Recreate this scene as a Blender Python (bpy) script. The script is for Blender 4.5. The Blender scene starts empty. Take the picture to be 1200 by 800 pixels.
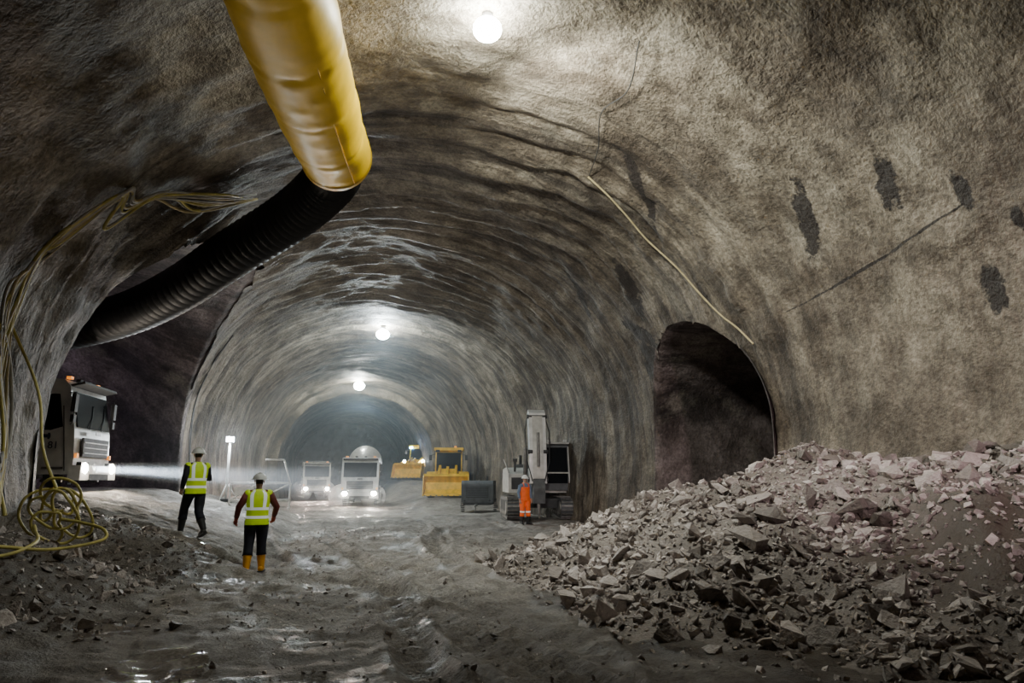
import bpy, bmesh, math, random
import numpy as np
from mathutils import Vector, Matrix, Euler
random.seed(7); np.random.seed(7)
scn=bpy.context.scene
pi=math.pi
# ------------------------------------------------------------------ noise
def _h(ix,iy,s):
    v=np.sin(ix*127.1+iy*311.7+s*74.7)*43758.5453
    return v-np.floor(v)
def vn(x,y,s=0):
    ix=np.floor(x);iy=np.floor(y);fx=x-ix;fy=y-iy
    fx=fx*fx*(3-2*fx);fy=fy*fy*(3-2*fy)
    a=_h(ix,iy,s);b=_h(ix+1,iy,s);c=_h(ix,iy+1,s);d=_h(ix+1,iy+1,s)
    return (a*(1-fx)+b*fx)*(1-fy)+(c*(1-fx)+d*fx)*fy-0.5
def fbm(x,y,o=4,s=0):
    r=0;a=1.0
    for i in range(o):
        r=r+a*vn(x*2**i,y*2**i,s+i*3.1);a*=.5
    return r
def sm(a,b,x):
    t=np.clip((x-a)/(b-a),0,1);return t*t*(3-2*t)
# ------------------------------------------------------------------ materials
def newmat(name):
    m=bpy.data.materials.new(name);m.use_nodes=True
    nt=m.node_tree;b=nt.nodes['Principled BSDF'];return m,nt,b
def N(nt,t,**k):
    n=nt.nodes.new(t)
    for a,v in k.items(): setattr(n,a,v)
    return n
def L(nt,a,b): nt.links.new(a,b)
def mat(name,col,rough=.6,metal=0,var=.25,scale=6,bump=0,emit=None,es=0,coat=0,spec=.5):
    m,nt,b=newmat(name)
    tc=N(nt,'ShaderNodeTexCoord')
    n=N(nt,'ShaderNodeTexNoise');n.inputs['Scale'].default_value=scale;n.inputs['Detail'].default_value=6
    L(nt,tc.outputs['Object'],n.inputs['Vector'])
    r=N(nt,'ShaderNodeValToRGB')
    r.color_ramp.elements[0].position=.3;r.color_ramp.elements[1].position=.7
    r.color_ramp.elements[0].color=(*[c*(1-var) for c in col],1)
    r.color_ramp.elements[1].color=(*[min(1,c*(1+var*.4)) for c in col],1)
    L(nt,n.outputs['Fac'],r.inputs['Fac']);L(nt,r.outputs['Color'],b.inputs['Base Color'])
    b.inputs['Roughness'].default_value=rough;b.inputs['Metallic'].default_value=metal;b.inputs['Specular IOR Level'].default_value=spec
    if coat: b.inputs['Coat Weight'].default_value=coat
    if bump:
        bp=N(nt,'ShaderNodeBump');bp.inputs['Strength'].default_value=bump;bp.inputs['Distance'].default_value=.02
        L(nt,n.outputs['Fac'],bp.inputs['Height']);L(nt,bp.outputs['Normal'],b.inputs['Normal'])
    if emit:
        b.inputs['Emission Color'].default_value=(*emit,1);b.inputs['Emission Strength'].default_value=es
    return m
def mth(nt,op,a,b=None,clamp=False):
    n=N(nt,'ShaderNodeMath',operation=op);n.use_clamp=clamp
    for i,v in enumerate((a,b)):
        if v is None: continue
        if isinstance(v,(int,float)): n.inputs[i].default_value=v
        else: L(nt,v,n.inputs[i])
    return n.outputs[0]
def noise(nt,vec,scale,detail=5,rough=.55,mul=None):
    if mul:
        mp=N(nt,'ShaderNodeMapping');mp.inputs['Scale'].default_value=mul;L(nt,vec,mp.inputs['Vector']);vec=mp.outputs[0]
    n=N(nt,'ShaderNodeTexNoise');n.inputs['Scale'].default_value=scale;n.inputs['Detail'].default_value=detail
    n.inputs['Roughness'].default_value=rough;L(nt,vec,n.inputs['Vector']);return n.outputs['Fac']
def ramp(nt,f,p0,p1,c0,c1):
    r=N(nt,'ShaderNodeValToRGB');e=r.color_ramp.elements
    e[0].position=p0;e[1].position=p1;e[0].color=(*c0,1);e[1].color=(*c1,1);L(nt,f,r.inputs['Fac']);return r.outputs['Color']
def mix(nt,f,a,b,bt='MIX'):
    n=N(nt,'ShaderNodeMix',data_type='RGBA',blend_type=bt)
    if isinstance(f,(int,float)): n.inputs[0].default_value=f
    else: L(nt,f,n.inputs[0])
    for i,v in ((6,a),(7,b)):
        if isinstance(v,tuple): n.inputs[i].default_value=(*v,1)
        else: L(nt,v,n.inputs[i])
    return n.outputs[2]

def shotcrete(name,stains=(),tint=(1,1,1)):
    m,nt,b=newmat(name)
    g=N(nt,'ShaderNodeNewGeometry');P=g.outputs['Position']
    sep=N(nt,'ShaderNodeSeparateXYZ');L(nt,P,sep.inputs[0])
    mr=N(nt,'ShaderNodeMapRange');L(nt,sep.outputs[1],mr.inputs[0]);mr.inputs[1].default_value=10.5;mr.inputs[2].default_value=15.5
    mr.inputs[3].default_value=.12;mr.inputs[4].default_value=.9
    ribs=mr.outputs[0]
    n1=noise(nt,P,.38,6,.62);n2=noise(nt,P,1.5,7,.68);n3=noise(nt,P,11,4,.65)
    c=ramp(nt,n1,.36,.66,(.105*tint[0],.082*tint[1],.058*tint[2]),(.28*tint[0],.245*tint[1],.19*tint[2]))
    c=mix(nt,.85,c,ramp(nt,n2,.34,.60,(.36,.33,.30),(1.1,1.1,1.1)),'MULTIPLY')
    band=noise(nt,P,1.0,6,.65,(.25,1.9,.25))
    c=mix(nt,ribs,c,mix(nt,1.0,c,ramp(nt,band,.42,.55,(.28,.265,.27),(1,1,1)),'MULTIPLY'))
    st2=noise(nt,P,2.0,4,.6,(.25,2.6,.3))
    c=mix(nt,mth(nt,'MULTIPLY',ribs,.5),c,mix(nt,1.0,c,ramp(nt,st2,.38,.5,(.5,.47,.45),(1,1,1)),'MULTIPLY'))
    dr=noise(nt,P,1.3,6,.68,(.7,1.5,.45))
    c=mix(nt,.7,c,ramp(nt,dr,.34,.47,(.42,.38,.34),(1,1,1)),'MULTIPLY')
    lt=noise(nt,P,.8,6,.65,(.6,1.2,.5))
    c=mix(nt,ramp(nt,lt,.55,.72,(0,0,0),(.45,.45,.45)),c,(.38,.345,.275))
    c=mix(nt,.75,c,ramp(nt,n3,.36,.6,(.48,.46,.43),(1.15,1.15,1.15)),'MULTIPLY')
    if stains:
        wob=noise(nt,P,3.2,6,.7)
        tot=None
        for (y,z,a,bb,ang) in stains:
            dy=mth(nt,'SUBTRACT',sep.outputs[1],y);dz=mth(nt,'SUBTRACT',sep.outputs[2],z)
            ca,sa=math.cos(ang),math.sin(ang)
            u=mth(nt,'DIVIDE',mth(nt,'ADD',mth(nt,'MULTIPLY',dy,ca),mth(nt,'MULTIPLY',dz,sa)),a)
            v=mth(nt,'DIVIDE',mth(nt,'SUBTRACT',mth(nt,'MULTIPLY',dz,ca),mth(nt,'MULTIPLY',dy,sa)),bb)
            d=mth(nt,'ADD',mth(nt,'MULTIPLY',u,u),mth(nt,'MULTIPLY',v,v))
            d=mth(nt,'ADD',d,mth(nt,'MULTIPLY',wob,5.0))
            e=mth(nt,'MULTIPLY',mth(nt,'SUBTRACT',3.7,d),2.2,True)
            tot=e if tot is None else mth(nt,'MAXIMUM',tot,e)
        gate=mth(nt,'GREATER_THAN',sep.outputs[0],4.5)
        tot=mth(nt,'MULTIPLY',mth(nt,'MULTIPLY',tot,gate),.94)
        c=mix(nt,tot,c,(.014,.010,.008))
    L(nt,c,b.inputs['Base Color'])
    b.inputs['Roughness'].default_value=.66
    b.inputs['Specular IOR Level'].default_value=.4
    h=mth(nt,'ADD',mth(nt,'MULTIPLY',noise(nt,P,6,4,.6),.8),mth(nt,'MULTIPLY',noise(nt,P,18,3,.6),.4))
    h=mth(nt,'ADD',h,mth(nt,'MULTIPLY',mth(nt,'MULTIPLY',band,ribs),1.6))
    bp=N(nt,'ShaderNodeBump');bp.inputs['Strength'].default_value=.85;bp.inputs['Distance'].default_value=.09
    L(nt,h,bp.inputs['Height']);L(nt,bp.outputs['Normal'],b.inputs['Normal'])
    return m

STAINS=[(11.3,6.85,.8,.22,-1.0),(9.2,6.8,.45,.22,-1.2),(8.2,4.7,.2,.36,.2),(18.6,7.3,.9,.25,-1.0),(19.9,5.6,.7,.4,-.8),
        (8.0,6.2,.15,.3,0),(7.4,5.5,.10,.2,0),(14.5,8.7,1.2,.10,-.6),(10.4,5.75,2.6,.028,-.12),(19.6,6.3,.9,.3,.7),(21.5,7.9,.8,.14,-.8)]
M_wall=shotcrete('shotcrete_lining',STAINS)
M_side=shotcrete('shotcrete_side_passage',(),(.85,.80,1.0))

def groundmat():
    m,nt,b=newmat('crushed_ground')
    g=N(nt,'ShaderNodeNewGeometry');P=g.outputs['Position']
    sep=N(nt,'ShaderNodeSeparateXYZ');L(nt,P,sep.inputs[0])
    n1=noise(nt,P,.5,6,.6);n2=noise(nt,P,3.5,7,.7);n3=noise(nt,P,28,3,.6)
    c=ramp(nt,n1,.35,.65,(.20,.178,.155),(.40,.375,.34))
    c=mix(nt,.8,c,ramp(nt,n2,.34,.62,(.38,.35,.32),(1.15,1.15,1.15)),'MULTIPLY')
    c=mix(nt,.7,c,ramp(nt,n3,.33,.65,(.45,.45,.45),(1.25,1.25,1.25)),'MULTIPLY')
    near=mth(nt,'SUBTRACT',1.0,mth(nt,'DIVIDE',mth(nt,'SUBTRACT',sep.outputs[1],5.5),7.5),True)  # damp brown soil towards the camera, also painting in the low light there
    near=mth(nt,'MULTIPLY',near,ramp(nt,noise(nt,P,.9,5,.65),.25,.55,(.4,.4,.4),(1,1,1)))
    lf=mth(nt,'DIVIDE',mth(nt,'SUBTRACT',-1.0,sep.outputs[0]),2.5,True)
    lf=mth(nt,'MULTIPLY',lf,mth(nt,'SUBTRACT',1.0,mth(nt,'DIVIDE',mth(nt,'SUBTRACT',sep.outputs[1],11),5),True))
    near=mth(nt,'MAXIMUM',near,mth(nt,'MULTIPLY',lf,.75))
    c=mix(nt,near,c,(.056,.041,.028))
    dp=ramp(nt,noise(nt,P,.7,5,.6,(1,.5,1)),.38,.45,(.38,.35,.33),(1,1,1))
    c=mix(nt,.85,c,dp,'MULTIPLY')
    L(nt,c,b.inputs['Base Color'])
    tot=None
    for (px_,py_,a,bb) in ((-1.45,7.3,.45,1.0),(-3.1,15.9,.8,.4),(-2.4,9.2,.35,.6),(-.6,11.6,.3,.5)):
        dx=mth(nt,'DIVIDE',mth(nt,'SUBTRACT',sep.outputs[0],px_),a);dy=mth(nt,'DIVIDE',mth(nt,'SUBTRACT',sep.outputs[1],py_),bb)
        d=mth(nt,'ADD',mth(nt,'MULTIPLY',dx,dx),mth(nt,'MULTIPLY',dy,dy))
        d=mth(nt,'ADD',d,mth(nt,'MULTIPLY',n2,1.4));e=mth(nt,'LESS_THAN',d,1.5)
        tot=e if tot is None else mth(nt,'MAXIMUM',tot,e)
    wet=ramp(nt,noise(nt,P,.7,5,.6,(1,.5,1)),.38,.48,(.36,.36,.36),(.76,.76,.76))
    r=mth(nt,'MULTIPLY',wet,mth(nt,'SUBTRACT',1.0,mth(nt,'MULTIPLY',tot,.85)));L(nt,r,b.inputs['Roughness'])
    h=mth(nt,'ADD',mth(nt,'MULTIPLY',noise(nt,P,8,6,.7),1.0),mth(nt,'MULTIPLY',noise(nt,P,35,3,.6),.25))
    h=mth(nt,'MULTIPLY',h,mth(nt,'SUBTRACT',1.0,mth(nt,'MULTIPLY',tot,.97)))
    bp=N(nt,'ShaderNodeBump');bp.inputs['Strength'].default_value=.95;bp.inputs['Distance'].default_value=.08
    L(nt,h,bp.inputs['Height']);L(nt,bp.outputs['Normal'],b.inputs['Normal'])
    return m
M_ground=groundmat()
def rockmat(name,a,b_,iv=.85,soil=False):
    m,nt,b=newmat(name)
    g=N(nt,'ShaderNodeNewGeometry');P=g.outputs['Position']
    n1=noise(nt,P,.5,4,.6);n2=noise(nt,P,18,4,.6)
    c=ramp(nt,n1,.35,.65,a,b_)
    c=mix(nt,.6,c,ramp(nt,n2,.3,.7,(.55,.53,.5),(1.15,1.15,1.15)),'MULTIPLY')
    rnd=g.outputs['Random Per Island']
    if iv: c=mix(nt,iv,c,ramp(nt,rnd,0,1,(.30,.275,.25),(1.4,1.38,1.38)),'MULTIPLY')
    if soil:
        sp=N(nt,'ShaderNodeSeparateXYZ');L(nt,P,sp.inputs[0])
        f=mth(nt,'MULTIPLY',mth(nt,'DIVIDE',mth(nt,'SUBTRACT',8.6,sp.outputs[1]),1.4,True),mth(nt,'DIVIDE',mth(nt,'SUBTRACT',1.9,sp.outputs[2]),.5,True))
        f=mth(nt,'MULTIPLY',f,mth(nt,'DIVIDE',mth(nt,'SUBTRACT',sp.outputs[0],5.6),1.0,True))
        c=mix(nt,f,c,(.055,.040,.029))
    L(nt,c,b.inputs['Base Color']);b.inputs['Roughness'].default_value=.6
    bp=N(nt,'ShaderNodeBump');bp.inputs['Strength'].default_value=.7;bp.inputs['Distance'].default_value=.05
    L(nt,n2,bp.inputs['Height']);L(nt,bp.outputs['Normal'],b.inputs['Normal'])
    return m
M_rock=rockmat('broken_rock',(.28,.25,.225),(.56,.51,.49),.92)
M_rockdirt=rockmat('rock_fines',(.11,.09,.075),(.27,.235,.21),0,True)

# ------------------------------------------------------------------ mesh helpers
def mkobj(name,verts,faces,mats,midx=None,smooth=False,parent=None):
    me=bpy.data.meshes.new(name)
    me.from_pydata([tuple(v) for v in verts],[],[tuple(f) for f in faces])
    for m_ in mats: me.materials.append(m_)
    if midx is not None: me.polygons.foreach_set('material_index',list(midx))
    if isinstance(smooth,bool):
        me.polygons.foreach_set('use_smooth',[smooth]*len(me.polygons))
    else: me.polygons.foreach_set('use_smooth',smooth)
    me.update()
    o=bpy.data.objects.new(name,me);scn.collection.objects.link(o)
    if parent: o.parent=parent
    return o
class MB:
    def __init__(s): s.v=[];s.f=[];s.m=[];s.s=[];s.mats=[]
    def mi(s,m):
        if m not in s.mats: s.mats.append(m)
        return s.mats.index(m)
    def add(s,vs,fs,m,smooth=False):
        o=len(s.v);s.v+= [tuple(v) for v in vs];k=s.mi(m)
        for f in fs: s.f.append(tuple(i+o for i in f));s.m.append(k);s.s.append(smooth)
    def box(s,c,d,m,rot=(0,0,0),top=(1,1)):
        R=Euler(rot).to_matrix();vs=[]
        for z in (-.5,.5):
            tx,ty=(top if z>0 else (1,1))
            for x,y in ((-.5,-.5),(.5,-.5),(.5,.5),(-.5,.5)):
                vs.append(R@Vector((x*d[0]*tx,y*d[1]*ty,z*d[2]))+Vector(c))
        s.add(vs,[(3,2,1,0),(4,5,6,7),(0,1,5,4),(1,2,6,5),(2,3,7,6),(3,0,4,7)],m)
    def prism(s,poly,y0,y1,m):
        n=len(poly);vs=[(x,y0,z) for x,z in poly]+[(x,y1,z) for x,z in poly]
        fs=[tuple(range(n)),tuple(range(2*n-1,n-1,-1))]+[(i,(i+1)%n,n+(i+1)%n,n+i) for i in range(n)]
        s.add(vs,fs,m)
    def tube(s,pts,rs,m,seg=16,cap=True,sc=(1,1),smooth=True):
        pts=[Vector(p) for p in pts];vs=[];fs=[]
        t0=(pts[1]-pts[0]).normalized();up=Vector((0,0,1)) if abs(t0.z)<.9 else Vector((1,0,0))
        a=t0.cross(up).normalized();
        for i,p in enumerate(pts):
            t=((pts[min(i+1,len(pts)-1)]-pts[max(i-1,0)])).normalized()
            a=(a-t*a.dot(t)).normalized();b=t.cross(a)
            for k in range(seg):
                q=2*pi*k/seg
                vs.append(p+a*math.cos(q)*rs[i]*sc[0]+b*math.sin(q)*rs[i]*sc[1])
        for i in range(len(pts)-1):
            for k in range(seg):
                k2=(k+1)%seg;fs.append((i*seg+k,i*seg+k2,(i+1)*seg+k2,(i+1)*seg+k))
        s.add(vs,fs,m,smooth)
        if cap:
            s.add(vs[:seg],[tuple(range(seg-1,-1,-1))],m);s.add(vs[-seg:],[tuple(range(seg))],m)
    def cyl(s,p0,p1,r,m,seg=24,r1=None): s.tube([p0,p1],[r,r if r1 is None else r1],m,seg)
    def capsule(s,pts,rs,m,seg=10):
        pts=[Vector(p) for p in pts];d=(pts[-1]-pts[-2]).normalized();d0=(pts[0]-pts[1]).normalized()
        P=[pts[0]+d0*rs[0]*.9,pts[0]+d0*rs[0]*.6]+pts+[pts[-1]+d*rs[-1]*.6,pts[-1]+d*rs[-1]*.95]
        R=[rs[0]*.3,rs[0]*.8]+list(rs)+[rs[-1]*.8,rs[-1]*.25]
        s.tube(P,R,m,seg)
    def sph(s,c,r,m,seg=20,rings=12,zmin=-1):
        if isinstance(r,(int,float)): r=(r,r,r)
        vs=[];fs=[];a0=math.asin(zmin)
        for i in range(rings+1):
            a=a0+(pi/2-a0)*i/rings
            for k in range(seg):
                q=2*pi*k/seg;vs.append((c[0]+r[0]*math.cos(a)*math.cos(q),c[1]+r[1]*math.cos(a)*math.sin(q),c[2]+r[2]*math.sin(a)))
        for i in range(rings):
            for k in range(seg):
                k2=(k+1)%seg;fs.append((i*seg+k,i*seg+k2,(i+1)*seg+k2,(i+1)*seg+k))
        s.add(vs,fs,m,True)
    def wheel(s,x,y,r,w,tyre,rim,seg=28):
        sg=1 if y>0 else -1
        prof=[(-w/2,r*.72),(-w/2,r*.93),(-w*.38,r),(w*.38,r),(w/2,r*.93),(w/2,r*.72)]
        s.tube([(x,y+a,r) for a,_ in prof],[b for _,b in prof],tyre,seg)
        s.tube([(x,y+sg*w*.5,r),(x,y+sg*w*.52,r)],[r*.58,r*.52],rim,seg)
        s.tube([(x,y+sg*w*.5,r),(x,y+sg*w*.66,r)],[r*.25,r*.18],rim,16)
        for k in range(int(seg*.8)):
            q=2*pi*k/int(seg*.8)
            s.box((x+math.cos(q)*r*.995,y,r+math.sin(q)*r*.995),(r*.05,w*.8,r*.09),tyre,(0,-q,0))
    def finish(s,name,loc=(0,0,0),rz=0,bevel=0,parent=None,rx=0,scale=1):
        o=mkobj(name,s.v,s.f,s.mats,s.m,s.s,parent)
        bm=bmesh.new();bm.from_mesh(o.data);bmesh.ops.remove_doubles(bm,verts=bm.verts,dist=1e-5);bmesh.ops.recalc_face_normals(bm,faces=bm.faces);bm.to_mesh(o.data);bm.free()
        o.location=loc;o.rotation_euler=(rx,0,rz);o.scale=(scale,)*3
        if bevel:
            md=o.modifiers.new('bevel','BEVEL');md.width=bevel;md.segments=2;md.limit_method='ANGLE';md.angle_limit=math.radians(40)
        return o

# ------------------------------------------------------------------ tunnel geometry
C=2.3;ZS=3.0;NE=2.1
def hwf(Y):
    Y=np.asarray(Y,float)
    return 8.0-.45*sm(30,40,Y)-.25*sm(52,53,Y)-.75*sm(61.0,61.4,Y)
def topf(Y):
    Y=np.asarray(Y,float)
    return 10.0-.05*sm(30,40,Y)-.1*sm(52,53,Y)-.65*sm(61.0,61.4,Y)
def xs(z,Y):
    hw=hwf(Y);tp=topf(Y);z=np.asarray(z,float)
    up=hw*np.power(np.clip(1-np.power(np.clip((z-ZS)/(tp-ZS),0,1),NE),0,1),1/NE)
    lo=hw-.35*(np.clip(ZS-z,0,9)/3.6)**2
    return np.where(z>=ZS,up,lo)
def disp(Y,arc,z):
    wy=Y+.8*fbm(Y*.25,arc*.3,3,5)+.15*fbm(Y*1.2,arc*1.0,2,9)
    f=(wy/1.05)%1.0
    saw=np.where(f<.85,f/.85,(1-f)/.15)
    amp=.14*sm(11,16,Y)*(.15+.85*sm(2.5,6.5,z))*(.2+1.15*np.clip(.5+fbm(Y*.35,arc*.35,2,21)*1.7,0,1))
    d=-amp*saw
    d=d+.24*fbm(Y*.28,arc*.28,3,31)+.07*fbm(Y*1.8,arc*1.8,3,41)
    return d
OL=dict(w0=22.6,a=6.8,zs=2.2,b=6.5,k=.3,X0=-5.6,side=-1)
OR=dict(w0=17.5,a=3.05,zs=3.0,b=3.15,k=0.,X0=10.2,side=1)
def Fop(o,w,z):
    u=(w-o['w0'])/o['a'];v=np.clip((z-o['zs'])/o['b'],0,None)
    return np.sqrt(u*u+v*v)-1
def build_vault():
    Ys=np.concatenate([np.arange(-16,7,.5),np.arange(7,40,.11),np.arange(40,60.8,.16),np.arange(60.8,61.8,.05),np.arange(61.8,97,.6)])
    n1=26;n2=150
    zl=np.linspace(-.8,ZS,n1,endpoint=False)
    th=np.linspace(pi,0,n2+1)
    YY=[];XX=[];ZZ=[]
    for Y in Ys:
        hw=float(hwf(Y));tp=float(topf(Y))
        xl=-(hw-.35*((ZS-zl)/3.6)**2)
        c=np.cos(th);s_=np.sin(th)
        xu=hw*np.sign(c)*np.abs(c)**(2/NE);zu=ZS+(tp-ZS)*np.abs(s_)**(2/NE)
        x=np.concatenate([xl,xu,-xl[::-1]]);z=np.concatenate([zl,zu,zl[::-1]])
        XX.append(x);ZZ.append(z);YY.append(np.full_like(x,Y))
    X=np.array(XX);Z=np.array(ZZ);Y=np.array(YY)
    arc=np.concatenate([zl-ZS,8*(pi-th)*.95,8*pi*.95+(ZS-zl[::-1])])[None,:]+0*X
    d=disp(Y,arc,Z)
    rx=X;rz=np.clip(Z-ZS,0,None);ln=np.sqrt(rx*rx+rz*rz)
    Xd=X+C+rx/ln*d;Zd=Z+rz/ln*d
    Fs=[]
    for o in (OL,OR):
        sd=o['side'];mask=(X*sd>0)&(Y>5)&(Y<40)
        w=Y+o['k']*(Xd-o['X0'])
        F=Fop(o,w,Zd)
        near=mask&(np.abs(F)*o['a']<.075)
        dv=np.clip(Zd-o['zs'],0,None)
        nw=o['w0']+(w-o['w0'])/(F+1);nz=np.where(Zd>o['zs'],o['zs']+dv/(F+1),Zd)
        dX=Xd-(C+sd*xs(np.clip(Zd,-.8,9.95),Y))
        nX=C+sd*xs(np.clip(nz,-.8,9.95),Y)+dX
        nY=nw-o['k']*(nX-o['X0'])
        Xd=np.where(near,nX,Xd);Zd=np.where(near,nz,Zd);Y=np.where(near,nY,Y)
        F=np.where(near,0,F);F=np.where(mask,F,9)
        Fs.append(F)
    F=np.minimum(Fs[0],Fs[1])
    nr,nc=X.shape
    idx=np.arange(nr*nc).reshape(nr,nc)
    q=np.stack([idx[:-1,:-1],idx[:-1,1:],idx[1:,1:],idx[1:,:-1]],-1).reshape(-1,4)
    Ff=F.reshape(-1);keep=Ff[q].mean(1)>0.0005
    q=q[keep]
    V=np.stack([Xd,Y,Zd],-1).reshape(-1,3)
    used=np.unique(q);mp=-np.ones(len(V),int);mp[used]=np.arange(len(used))
    return V[used].tolist(),mp[q].tolist()
V,Fq=build_vault()
VA=np.array(V)
def roof(x,y):
    m_=(np.abs(VA[:,0]-x)<.35)&(np.abs(VA[:,1]-y)<.35)&(VA[:,2]>5)
    return float(VA[m_,2].min())
ceiling=mkobj('ceiling',V,Fq,[M_wall],smooth=True)

def sleeve(name,o,length,material,seed):
    a,b,zs,w0=o['a'],o['b'],o['zs'],o['w0'];sd=o['side']
    pts=[(-1.0,z) for z in np.linspace(-.8,zs,18,endpoint=False)]
    con=[(w0-a,z) for _,z in pts]+[(w0-a*math.cos(t),zs+b*math.sin(t)) for t in np.linspace(0,pi,90)]+[(w0+a,z) for _,z in reversed(pts)]
    con=np.array(con)
    dep=np.concatenate([[-.05,-.03,.0,.06,.15,.3],np.arange(.5,length,.35)])
    off=np.concatenate([[1.035,1.018,1.0,.992,.99,.995],np.ones(len(dep)-6)])
    V=[];n=len(con)
    for i,(dd,sc) in enumerate(zip(dep,off)):
        up=np.clip(con[:,1]-zs,0,None)
        w=w0+(con[:,0]-w0)*sc;z=np.where(con[:,1]>zs,zs+up*sc,con[:,1])
        bs=xs(np.clip(z,-.8,9.9),17.0)
        nz=.0 if i<3 else 1
        s_=np.arange(n)*.15
        dn=nz*(.25*fbm(s_*.3,np.full(n,dd*.3+50),3,seed)+.06*fbm(s_*1.7,np.full(n,dd*1.7),2,seed+2))*min(1,dd/1.5)
        w=w+np.sign(w-w0)*np.abs(w-w0)/a*dn;z=z+np.where(con[:,1]>zs,up/b*dn,0)
        X=C+sd*(bs+dd);Y=w-o['k']*(X-o['X0'])
        V.append(np.stack([X,Y,z],-1))
    V=np.concatenate(V).tolist();m=len(dep)
    F=[(i*n+k,i*n+k+1,(i+1)*n+k+1,(i+1)*n+k) for i in range(m-1) for k in range(n-1)]
    last=[(m-1)*n+k for k in range(n)]
    cx=np.array(V[-n:]).mean(0);V.append(cx.tolist());ci=len(V)-1
    F+=[(last[k],last[k+1],ci) for k in range(n-1)]
    return mkobj(name,V,F,[material],smooth=True)
sleeve('wall_left_side_passage',OL,26,M_side,60)
sleeve('wall_right_cross_passage',OR,12,M_side,80)
def face(name,Y,material):
    xsn=np.linspace(-9,9,60);zn=np.linspace(-1,11,40)
    V=[];F=[]
    for j,z in enumerate(zn):
        for i,x in enumerate(xsn):
            V.append((C+x,Y+1.6*float(fbm(np.array(x*.4),np.array(z*.4),4,90)),z))
    n=60
    for j in range(39):
        for i in range(59): F.append((j*n+i,j*n+i+1,(j+1)*n+i+1,(j+1)*n+i))
    return mkobj(name,V,F,[material],smooth=False)
M_face=mat('heading_rock_face',(.05,.055,.06),.8,0,.5,1.2,.6)
face('wall_back',94,M_face);face('wall_front',-15,M_face)

# ------------------------------------------------------------------ ground
TR=[(1.0,.0,.9),(3.0,.0,.9),(.2,-.10,.8),(2.0,-.10,.8),(3.9,.12,.8),(2.1,.12,.8)]
def gz(X,Y,detail=True):
    X=np.asarray(X,float);Y=np.asarray(Y,float)
    t=np.clip((-1.2-X)/4.8,0,1);t=np.power(t,.85)
    z=1.35*t*sm(12.0,15.5,Y)*(1-sm(32,40,Y))
    hp=.95*sm(2.3,5.0,-X)*sm(6.5,10.5,Y)*(1-sm(12,16,Y))
    z=np.maximum(z,hp)
    z=z+.6*sm(4,7,X)*sm(39,45,Y)+1.0*sm(4.2,6.4,X)*sm(57,63,Y)
    if detail:
        z=z+.12*fbm(X*.35,Y*.35,3,11)+.07*fbm(X*1.6,Y*1.6,3,13)
        inn=sm(3,5,Y)*(1-sm(26,34,Y))
        z=z+.05*fbm(X*5,Y*5,2,17)*inn
        for i,(x0,s,w) in enumerate(TR):
            xc=x0+s*(Y-7)+.9*np.sin(Y*.17+x0)+.25*np.sin(Y*.5+i)
            d=(X-xc)/.2
            lug=.8+.2*np.sign(np.sin(Y*2*pi/.16+np.abs(d)*2.0))
            fade=np.clip(.6+1.6*fbm(X*.4+i*7,Y*.25,2,91),0,1)
            z=z-fade*inn*.09*np.exp(-d**4)*lug+fade*inn*.065*np.exp(-((np.abs(d)-1.5)/.4)**2)
        for ph in (0,.95):
            r=np.sqrt((X+9)**2+(Y-6.0)**2)-(11.6+ph*2.0);d=r/.22
            z=z-sm(5,8,Y)*(1-sm(18,22,Y))*.08*np.exp(-d**4)
        z=z-.07*np.exp(-(((X+1.45)/.5)**2+((Y-7.3)/1.0)**2))
    return z
def g(x,y): return float(gz(x,y))
gx=np.concatenate([np.arange(-34,-6.5,.6),np.arange(-6.5,11,.07),np.arange(11,26,.6)])
gy=np.concatenate([np.arange(-16,4,.5),np.arange(4,20,.06),np.arange(20,34,.15),np.arange(34,98,.5)])
GX,GY=np.meshgrid(gx,gy);GZ=gz(GX,GY)
nc=len(gx);nr=len(gy);idx=np.arange(nr*nc).reshape(nr,nc)
q=np.stack([idx[:-1,:-1],idx[:-1,1:],idx[1:,1:],idx[1:,:-1]],-1).reshape(-1,4)
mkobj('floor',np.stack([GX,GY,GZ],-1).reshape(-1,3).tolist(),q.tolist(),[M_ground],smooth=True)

# ------------------------------------------------------------------ rocks
def hull(n,seed):
    rs=np.random.RandomState(seed);p=rs.normal(size=(n,3));p/=np.linalg.norm(p,axis=1)[:,None];p*=rs.uniform(.75,1.1,size=(n,1));p*=np.array([1,rs.uniform(.55,.9),rs.uniform(.35,.7)])
    bm=bmesh.new()
    for a in p: bm.verts.new(a)
    r=bmesh.ops.convex_hull(bm,input=bm.verts)
    bmesh.ops.delete(bm,geom=[x for x in r['geom_interior'] if isinstance(x,bmesh.types.BMVert)],context='VERTS')
    bm.verts.ensure_lookup_table();bm.verts.index_update()
    v=np.array([list(x.co) for x in bm.verts]);f=np.array([[x.index for x in fc.verts] for fc in bm.faces]);bm.free();return v,f
TP=[hull(random.choice([9,11,13]),100+i) for i in range(18)]
def rocks(samples):
    Vs=[];Fs=[];o=0
    for (x,y,z,s) in samples:
        v,f=TP[random.randrange(len(TP))]
        R=np.array(Euler((random.gauss(0,.6),random.gauss(0,.6),random.uniform(0,6.28))).to_matrix())
        Vs.append((v*s)@R.T+np.array([x,y,z]));Fs.append(f+o);o+=len(v)
    return np.concatenate(Vs),np.concatenate(Fs)
CON=[(8.7,10.8,2.5,.45),(10.2,8.2,2.75,.55),(6.9,12.9,1.75,.46),(10.4,5.0,2.6,.55),(9.9,13.5,2.2,.5),(7.0,9.2,1.15,.34)]
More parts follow.
